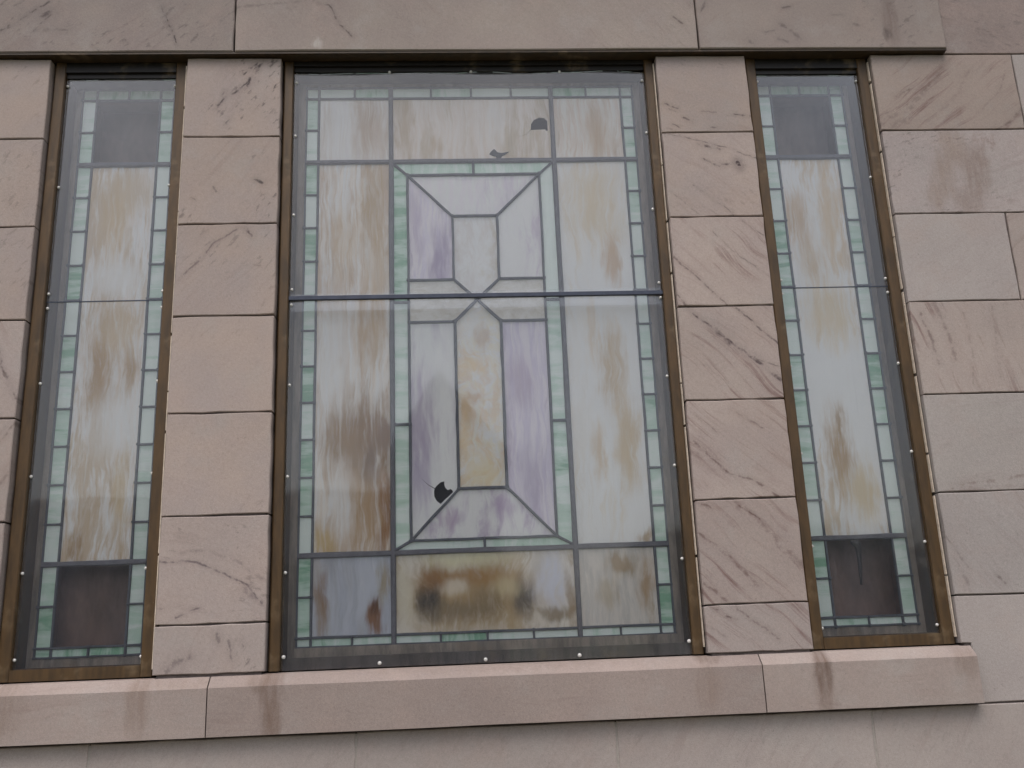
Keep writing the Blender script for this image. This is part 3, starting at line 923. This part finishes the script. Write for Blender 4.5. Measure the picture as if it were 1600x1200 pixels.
    # ---- panes
    if not mid:
        if wi == 0:
            pm = pane_mat('milky glass with amber drips', w, (186, 180, 172), (206, 205, 208), (166, 138, 108), .75, (.40, .60), 24, 2.6,
                          [(.0, -.13, .12, .10, (164, 140, 112), .75), (-.02, -.25, .06, .16, (178, 150, 112), .6), (-.035, -.72, .05, .17, (150, 114, 74), .95), (.055, -.72, .03, .09, (150, 116, 82), .9), (.02, -.60, .09, .10, (176, 150, 120), .6),
                           (.0, -.43, .10, .08, (204, 206, 216), .8), (.03, -.90, .08, .12, (204, 206, 216), .7), (-.055, -1.27, .02, .05, (138, 104, 66), .8), (.06, -1.1, .03, .12, (176, 150, 112), .6)])
        else:
            pm = pane_mat('milky glass with a brown teardrop', w, (190, 186, 184), (206, 206, 212), (172, 146, 118), .7, (.44, .62), 24, 2.6,
                          [(-.065, -.27, .05, .12, (168, 138, 110), .8), (.05, -.25, .04, .22, (178, 148, 110), .7), (-.03, -.40, .05, .10, (172, 146, 118), .6), (.01, -.60, .10, .12, (182, 158, 126), .7),
                           (.0, -.86, .10, .12, (206, 209, 220), .85), (-.022, -1.06, .045, .17, (150, 116, 80), .95), (.04, -1.17, .06, .10, (176, 152, 116), .8), (-.01, -.96, .012, .06, (140, 108, 76), .7)])
        plate(w, rect(-hb, hb, -1.313, -.037), pm, label='tall streaked milky pane', cx=cx)
        # open squares with a board set back behind them
        for (z0, z1, bm_) in ((-.037, .198, mat_board2), (-1.547, -1.313, mat_board)):
            mb = MB()
            yb0, yb1 = D + .0035, D + (.085 if z0 > -1 else .060)
            x0, x1 = cx - hb - .012, cx + hb + .012
            mb.box(x0, x1, yb1, yb1 + .006, z0 - .012, z1 + .012)
            mb.box(x0 - .004, x0, yb0, yb1 + .006, z0 - .012, z1 + .012)
            mb.box(x1, x1 + .004, yb0, yb1 + .006, z0 - .012, z1 + .012)
            mb.box(x0, x1, yb0, yb1, z1 + .008, z1 + .012)
            mb.box(x0, x1, yb0, yb1, z0 - .012, z0 - .008)
            mb.build('backing_board', bm_, w)
        if wi == 2:
            mb = MB()
            pts = [(-.018, -1.322, .012), (-.012, -1.334, .014), (-.008, -1.345, .009), (-.008, -1.375, .006), (-.010, -1.42, .005), (-.012, -1.455, .003)]
            rings = []
            for x, z, r_ in pts:
                rings.append([(cx + x + r_ * math.cos(t) * 1.1, D - .010 + r_ * .5 * math.sin(t), z) for t in (0, 1.05, 2.1, 3.14, 4.2, 5.24)])
            mb.loft(rings)
            mb.build('hanging_drip', simple_mat('dark tarry drip', (44, 38, 36), .5), w, smooth=True)
    else:
        P_ = lambda *a, **k: pane_mat(*a, **k)
        ub, ua = (182, 172, 160), (192, 186, 180)
        # field panes: left column, middle top and bottom, right column
        plate(w, rect(-.508, -.270, -.037, .198), P_('cream pane with tan bands', w, (180, 176, 172), (190, 184, 176), (150, 120, 98), amt=.6, sz=1.2, sx=22,
              blobs=[(-.355, .10, .05, .14, (148, 116, 94), .8), (-.30, .08, .03, .14, (160, 132, 112), .6), (-.44, .05, .07, .2, (190, 188, 188), .6)]), cx=cx)
        plate(w, rect(-.270, .270, -.037, .198), P_('beige top pane', w, (180, 168, 154), (186, 178, 168), (152, 130, 110), amt=.55, sz=1.8, sx=18,
              blobs=[(-.22, .10, .03, .15, (152, 126, 104), .7), (-.12, .02, .03, .04, (156, 128, 102), .5), (.08, .12, .03, .1, (196, 190, 180), .5)]),
              hole=[(.197, .077), (.180, .060), (.150, .050), (.1805, .0615), (.1973, .080), (.199, .100), (.210, .116), (.228, .124), (.244, .122), (.2545, .112), (.2545, .074), (.248, .074), (.246, .079)], label='beige pane with a half-round hole beside its right bar', cx=cx)
        plate(w, rect(.270, .508, -.037, .198), P_('tan streaked pane', w, (180, 166, 150), (190, 182, 172), (158, 128, 98), amt=.6, sz=1.8, sx=20, blobs=[(.42, .06, .05, .12, (164, 132, 98), .6)]), cx=cx)
        plate(w, rect(-.508, -.270, -1.313, -.037), P_('tall cream pane with brown stains', w, (188, 180, 168), (198, 194, 188), (160, 128, 98), amt=.72, sz=1.6, sx=20, area=(.38, .62),
              blobs=[(-.335, -.20, .045, .22, (156, 128, 104), .8), (-.315, -.43, .045, .2, (164, 132, 92), .6), (-.43, -.33, .06, .14, (172, 144, 112), .5), (-.345, -.64, .05, .16, (158, 124, 78), .5), (-.31, -.62, .03, .12, (160, 126, 80), .55),
                     (-.45, -.70, .06, .25, (200, 198, 194), .7), (-.345, -.95, .085, .15, (122, 86, 42), 1.0), (-.30, -.95, .04, .06, (110, 74, 40), .9), (-.43, -.98, .06, .10, (130, 94, 50), .9), (-.335, -1.05, .035, .10, (102, 70, 46), .85),
                     (-.295, -1.20, .035, .16, (128, 84, 36), .95), (-.35, -1.20, .05, .14, (146, 110, 72), .7), (-.48, -1.28, .05, .06, (168, 138, 84), .8), (-.42, -1.15, .04, .12, (196, 192, 184), .6)]),
              label='tall cream pane stained brown near its foot', cx=cx)
        plate(w, rect(.270, .508, -1.313, -.037), P_('tall white pane with faint tan veins', w, (198, 196, 194), (208, 209, 214), (180, 156, 126), amt=.38, sz=2.0, sx=20, area=(.44, .66), swirl=.5,
              blobs=[(.40, -.2, .12, .2, (180, 158, 130), .55), (.44, -.40, .03, .1, (166, 128, 88), .7), (.42, -.75, .05, .16, (166, 138, 102), .8), (.36, -.65, .02, .12, (176, 146, 110), .6), (.455, -1.0, .045, .16, (172, 144, 106), .75),
                     (.36, -1.02, .025, .10, (176, 146, 112), .7), (.32, -.80, .05, .35, (208, 211, 220), .8), (.49, -1.29, .03, .03, (150, 116, 70), .7)]), cx=cx)
        plate(w, rect(-.508, -.270, -1.547, -1.313), P_('grey blue pane with two rust spots', w, (150, 154, 162), (158, 162, 168), (128, 124, 124), amt=.4, sz=1.5, sx=14,
              blobs=[(-.480, -1.43, .022, .06, (104, 68, 48), .95), (-.480, -1.47, .03, .10, (132, 106, 92), .7), (-.322, -1.50, .028, .05, (118, 78, 52), .95), (-.318, -1.47, .012, .03, (86, 56, 44), .9), (-.30, -1.40, .02, .07, (138, 120, 98), .7), (-.495, -1.36, .03, .1, (152, 142, 132), .6)]),
              label='grey blue pane with two rust spots', cx=cx)
        plate(w, rect(-.270, .270, -1.547, -1.313), P_('bottom pane with a burnt brown blot', w, (172, 164, 148), (184, 178, 166), (150, 122, 90), amt=.5, sz=4, sx=14, swirl=.9, rough=.6,
              blobs=[(-.03, -1.45, .23, .12, (146, 114, 66), .85), (-.04, -1.395, .17, .030, (140, 100, 50), .85), (-.15, -1.40, .045, .05, (128, 88, 40), .95), (-.165, -1.455, .045, .055, (48, 40, 32), .95), (.113, -1.455, .038, .07, (54, 42, 30), .95), (-.09, -1.42, .04, .03, (186, 178, 160), .7),
                     (.01, -1.47, .06, .05, (110, 92, 74), .7), (-.10, -1.49, .10, .03, (96, 82, 70), .6), (.06, -1.42, .05, .04, (172, 156, 128), .6), (.195, -1.41, .06, .10, (172, 174, 182), 1.0), (-.24, -1.43, .03, .12, (176, 170, 150), .8), (.20, -1.505, .07, .02, (112, 92, 72), .8), (.245, -1.47, .012, .1, (128, 100, 74), .6), (-.05, -1.33, .14, .03, (196, 184, 158), .6)]),
              label='wide bottom pane with a burnt brown blot', cx=cx)
        plate(w, rect(.270, .508, -1.547, -1.313), P_('dull bottom pane', w, (164, 160, 152), (176, 170, 160), (136, 110, 84), amt=.6, sz=3, sx=16,
              blobs=[(.40, -1.37, .05, .04, (132, 104, 76), .8), (.475, -1.42, .03, .09, (146, 112, 82), .7), (.36, -1.45, .03, .05, (142, 120, 96), .5)]), cx=cx)
        # green inner border
        O, ot, ob = .264, -.043, -1.306
        for s in (-1, 1):
            plate(w, [(s * O, ot), (s * ix, it), (s * ix, -.529), (s * O, -.529)], mat_tile_h, 'border_tile', cx=cx)
            plate(w, rect(*sorted((s * ix, s * O)), -.925, -.529), mat_tile_h, 'border_tile', cx=cx)
            plate(w, [(s * O, -.925), (s * ix, -.925), (s * ix, ib), (s * O, ob)], mat_tile_h, 'border_tile', cx=cx)
            plate(w, [(0, ot), (s * O, ot), (s * ix, it), (0, it)], mat_tile_v, 'border_tile', cx=cx)
            plate(w, [(0, ob), (s * O, ob), (s * ix, ib), (0, ib)], mat_tile_v, 'border_tile', cx=cx)
        # the cross and its lavender surround
        lav, lav2, pur = (178, 171, 182), (197, 195, 203), (146, 132, 154)
        plate(w, [(-ix, it), (-sq, st_), (sq, st_), (ix, it)], P_('white lavender pane', w, (188, 181, 197), (200, 197, 208), (162, 148, 168), amt=.5, sz=3, sx=14), cx=cx)
        plate(w, [(-ix, it), (-ix, -.455), (-sq, -.455), (-sq, st_)], P_('lavender pane with a purple streak', w, lav, (186, 180, 192), pur, amt=.7, sz=2, sx=14, blobs=[(-.115, -.40, .03, .14, (128, 110, 140), .75), (-.19, -.25, .03, .14, (152, 136, 158), .6)]), cx=cx)
        plate(w, [(ix, it), (sq, st_), (sq, -.455), (ix, -.455)], P_('pale lavender pane', w, (190, 184, 194), lav2, (160, 140, 164), amt=.55, sz=2, sx=14), cx=cx)
        plate(w, [(-sq, st_), (-sq, -.455), (0, -.524), (sq, -.455), (sq, st_)], P_('grey cream cross head', w, (180, 176, 170), (188, 186, 182), (164, 150, 132), amt=.5, sz=4, sx=8), cx=cx)
        for s in (-1, 1):
            plate(w, [(s * ix, -.455), (s * sq, -.455), (0, -.524), (s * sq, -.597), (s * ix, -.597)], P_('grey cream cross arm', w, (176, 172, 160), (186, 184, 176), (158, 152, 138), amt=.4, sz=10, sx=5), cx=cx)
        plate(w, [(-sq, -.597), (0, -.524), (sq, -.597), (sq, sb_), (-sq, sb_)], P_('swirled amber cross stem', w, (202, 181, 164), (210, 194, 178), (186, 156, 130), amt=.55, sz=7, sx=12, swirl=1.6, rough=.7, area=(.36, .6),
              blobs=[(-.03, -.745, .06, .03, (196, 168, 142), .7), (.01, -.65, .02, .06, (166, 136, 112), .7), (-.03, -.60, .05, .08, (206, 200, 196), .7), (-.045, -.88, .025, .06, (176, 144, 112), .75), (-.02, -.845, .03, .02, (170, 132, 94), .6), (-.05, -.97, .02, .09, (194, 166, 138), .6), (.0, -1.09, .06, .07, (200, 174, 146), .6), (.05, -.85, .012, .12, (186, 156, 126), .5)]),
              label='swirled amber stem of the cross', cx=cx)
        plate(w, [(-ix, -.597), (-sq, -.597), (-sq, sb_), (-ix, ib)], P_('lavender pane half clear', w, (184, 186, 196), (196, 200, 208), pur, amt=.5, sz=1.5, sx=12, blobs=[(-.18, -.90, .05, .2, (138, 122, 146), .65), (-.19, -1.1, .05, .12, (140, 126, 152), .6), (-.10, -.75, .04, .25, (184, 190, 202), .7)]),
              hole=[(-.1155, -1.104), (-.127, -1.106), (-.140, -1.117), (-.1445, -1.124), (-.165, -1.112), (-.190, -1.088), (-.1655, -1.1135), (-.1455, -1.1265), (-.1475, -1.132), (-.147, -1.149), (-.140, -1.163), (-.128, -1.172), (-.116, -1.160), (-.104, -1.150), (-.090, -1.137), (-.093, -1.131), (-.099, -1.127), (-.102, -1.130), (-.107, -1.130), (-.1135, -1.123), (-.1165, -1.113)],
              label='lavender pane with a ragged black hole', cx=cx)
        plate(w, [(ix, -.597), (ix, ib), (sq, sb_), (sq, -.597)], P_('purple streaked pane', w, (172, 164, 178), (184, 178, 188), (150, 136, 156), amt=.7, sz=1.5, sx=12, blobs=[(.13, -.80, .05, .10, (152, 134, 152), .6), (.15, -1.10, .06, .12, (144, 132, 154), .55)]), cx=cx)
        plate(w, [(-sq, sb_), (sq, sb_), (ix, ib), (-ix, ib)], P_('white lavender foot pane', w, (190, 184, 196), (202, 200, 210), (146, 126, 154), amt=.65, sz=3, sx=12, blobs=[(-.10, -1.22, .03, .05, (146, 122, 148), .7), (.06, -1.18, .05, .04, (150, 130, 156), .6)]), cx=cx)
        # dark chip shaped like a bird that sticks to the top pane, and specks
        mb = MB()
        chip = [(.055, -.012), (.062, -.002), (.071, .006), (.076, .002), (.082, -.006), (.096, -.009), (.121, -.004), (.106, -.015), (.097, -.019), (.092, -.030), (.081, -.032), (.076, -.021), (.066, -.018)]
        chip = ccw(chip)
        mb.loft([[(cx + x, D - .003, z) for x, z in chip], [(cx + x, D - .0003, z) for x, z in chip]])
        mb.build('dark_chip', simple_mat('dark chip', (62, 64, 72), .6), w)
    # ---- clear sheets, held by screws, meeting at a joint strip
    sc_z = {True: (.214, .022, -.255, -.505, -.556, -.81, -1.088, -1.364, -1.598), False: (.207, -.149, -.505, -.554, -.79, -1.066, -1.34, -1.577)}[mid]
    sx_ = .572 if mid else .1705
    for (z0, z1, up) in ((JZ + .002, sh_top, True), (sh_bot, JZ - .002, False)):
        mb = MB()
        n = 24 if mid else 8
        rings = []
        for k in range(n + 1):
            x = cx - hs + 2 * hs * k / n
            t = (x - cx) / hs
            buck = (.0035 * math.sin(9.0 * t + 1.0) + .002 * math.sin(17 * t)) * (1 if t > -.1 else .35) if (mid and up) else 0
            by = (.0016 * math.sin(7.0 * t + .5)) if (mid and up) else 0
            rings.append([(x, SY, z0), (x, SY, z0 + (z1 - z0) * .8), (x, SY + by, z1 + buck), (x, SY + by + .003, z1 + buck), (x, SY + .003, z0 + (z1 - z0) * .8), (x, SY + .003, z0)])
        mb.loft(rings)
        sh = mb.build('protective_sheet', mat_sheet, w)
        pts = [(s * sx_, z) for s in (-1, 1) for z in sc_z if (z > JZ) == up]
        if mid:
            pts += [(-.268, .2525), (0, .2525), (.296, .2525)] if up else [(-.306, -1.624), (-.009, -1.624), (.257, -1.624)]
        for x, z in pts:
            ms = MB()
            big = mid and z < -1.59
            screw(ms, cx + x + random.uniform(-.001, .001), z + random.uniform(-.002, .002), .0055 if big else .0046)
            ms.build('screw', mat_screw, sh)
    mb = MB()
    if mid:
        bk = MB()  # extra clear layer, gives a milkier band across and just below the joint
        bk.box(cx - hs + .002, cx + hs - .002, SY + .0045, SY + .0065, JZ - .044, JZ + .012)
        bk.build('clear_strip', mat_sheet, w)
        mb.strip((cx - hs - .002, JZ - .004), (cx + hs + .002, JZ - .008), .0155, SY - .008, SY - .0003, .25)
    else:
        mb.strip((cx - hs, JZ), (cx + hs, JZ), .0036, SY - .0012, SY + .0035, .2)
    mb.build('sheet_joint', mat_joint, w)

# ------------------------------------------------------------------ what stands opposite (seen only in the reflections)
mat_lawn = simple_mat('dry lawn', (96, 100, 74), .95, var=.3, scale=3)
mat_path = simple_mat('concrete path', (158, 152, 146), .9, var=.12, scale=4)
G = -3.2
mb = MB()
mb.box(-300, 300, -300, 300, G - .2, G)
o = mb.build('lawn', mat_lawn)
o['kind'] = 'structure'
mb = MB()
mb.box(-40, 40, -2.2, -.9, G - .05, G + .012)
o = mb.build('path', mat_path)
o['kind'] = 'structure'
house = root('house', (.0, -16, G), 'grey brick house with a steep front gable and a long low wing across the lawn', 'house')
mat_hw, mat_hr, mat_hg = simple_mat('grey brown brick', (112, 98, 90), .9, var=.2, scale=2), simple_mat('dark slate roof', (78, 78, 82), .8, var=.2, scale=2), simple_mat('dark window glass', (40, 44, 50), .1)
mb = MB()
gable = [(-1.5, 0), (.75, 0), (.75, 5.3), (-.375, 6.7), (-1.5, 5.3)]
mb.loft([[(x, y, G + z) for x, z in gable] for y in (-16, -24)])
mb.box(-10.5, -1.9, -23, -16.8, G, G + 3.4)
mb.build('wall', mat_hw, house)
for s in (-1, 1):
    mb = MB()
    q = [(-.375, 6.9), (-.375 + s * 1.32, 5.22), (-.375 + s * 1.32, 5.06), (-.375, 6.7)]
    mb.loft([[(x, y, G + z) for x, z in q] for y in (-15.7, -24.3)])
    mb.build('roof', mat_hr, house)
mb = MB()
q = [(-16.4, 3.3), (-19.9, 5.35), (-23.4, 3.3)]
mb.loft([[(x, y, G + z) for y, z in q] for x in (-10.9, -1.7)])
mb.build('roof', mat_hr, house)
mb = MB()
mb.box(-1.4, -.4, -15.99, -15.9, G + .05, G + 2.1)
mb.build('door', simple_mat('door paint', (70, 50, 44), .5), house)
for x, y, z in ((-.3, -16, 1.0), (-.9, -16, 3.2), (-4.5, -16.8, 1.0), (-8.0, -16.8, 1.0)):
    mb = MB()
    mb.box(x, x + 1.0, y + .02, y + .07, G + z, G + z + 1.2)
    mb.build('window', mat_hg, house)


def tree(x, y, h, r, label):
    rt = root('tree', (x, y, G), label, 'tree', 'trees across the lawn')
    mb = MB()
    rings = []
    for t in range(6):
        k = t / 5
        rr = .22 * (1 - .75 * k)
        rings.append([(x + rr * math.cos(a * math.pi / 4) + .1 * math.sin(3 * k), y + rr * math.sin(a * math.pi / 4), G + h * .75 * k) for a in range(8)])
    mb.loft(rings)
    mb.build('trunk', mat_bark, rt)
    mb = MB()
    rnd = random.Random(int(x * 10) + 500)
    for _ in range(1500):
        a, u, v = rnd.uniform(0, 2 * math.pi), rnd.uniform(-1, 1), rnd.random() ** .45
        c = Vector((math.cos(a) * math.sqrt(1 - u * u) * r * v, math.sin(a) * math.sqrt(1 - u * u) * r * v, u * h * .33 * v))
        c *= 1 + .25 * math.sin(3 * a + 2 * u)
        c += Vector((x, y, G + h * .64))
        d1 = Vector((rnd.gauss(0, 1), rnd.gauss(0, 1), rnd.gauss(0, 1))).normalized() * .28
        d2 = Vector((rnd.gauss(0, 1), rnd.gauss(0, 1), rnd.gauss(0, 1))).normalized() * .2
        b = len(mb.v)
        mb.v += [tuple(c - d1), tuple(c + d2), tuple(c + d1), tuple(c - d2)]
        mb.f.append((b, b + 1, b + 2, b + 3))
    mb.build('crown', mat_leaf, rt)


mat_leaf = simple_mat('foliage', (66, 82, 48), .7, var=.3, scale=.8)
mat_bark = simple_mat('bark', (88, 76, 66), .9)
tree(-15.0, -22, 6.5, 2.4, 'broad tree standing left of the house')
tree(5.6, -22, 4.2, 1.7, 'smaller tree standing right of the house')
tree(10.5, -24, 4.4, 2.2, 'broad tree farthest right across the lawn')
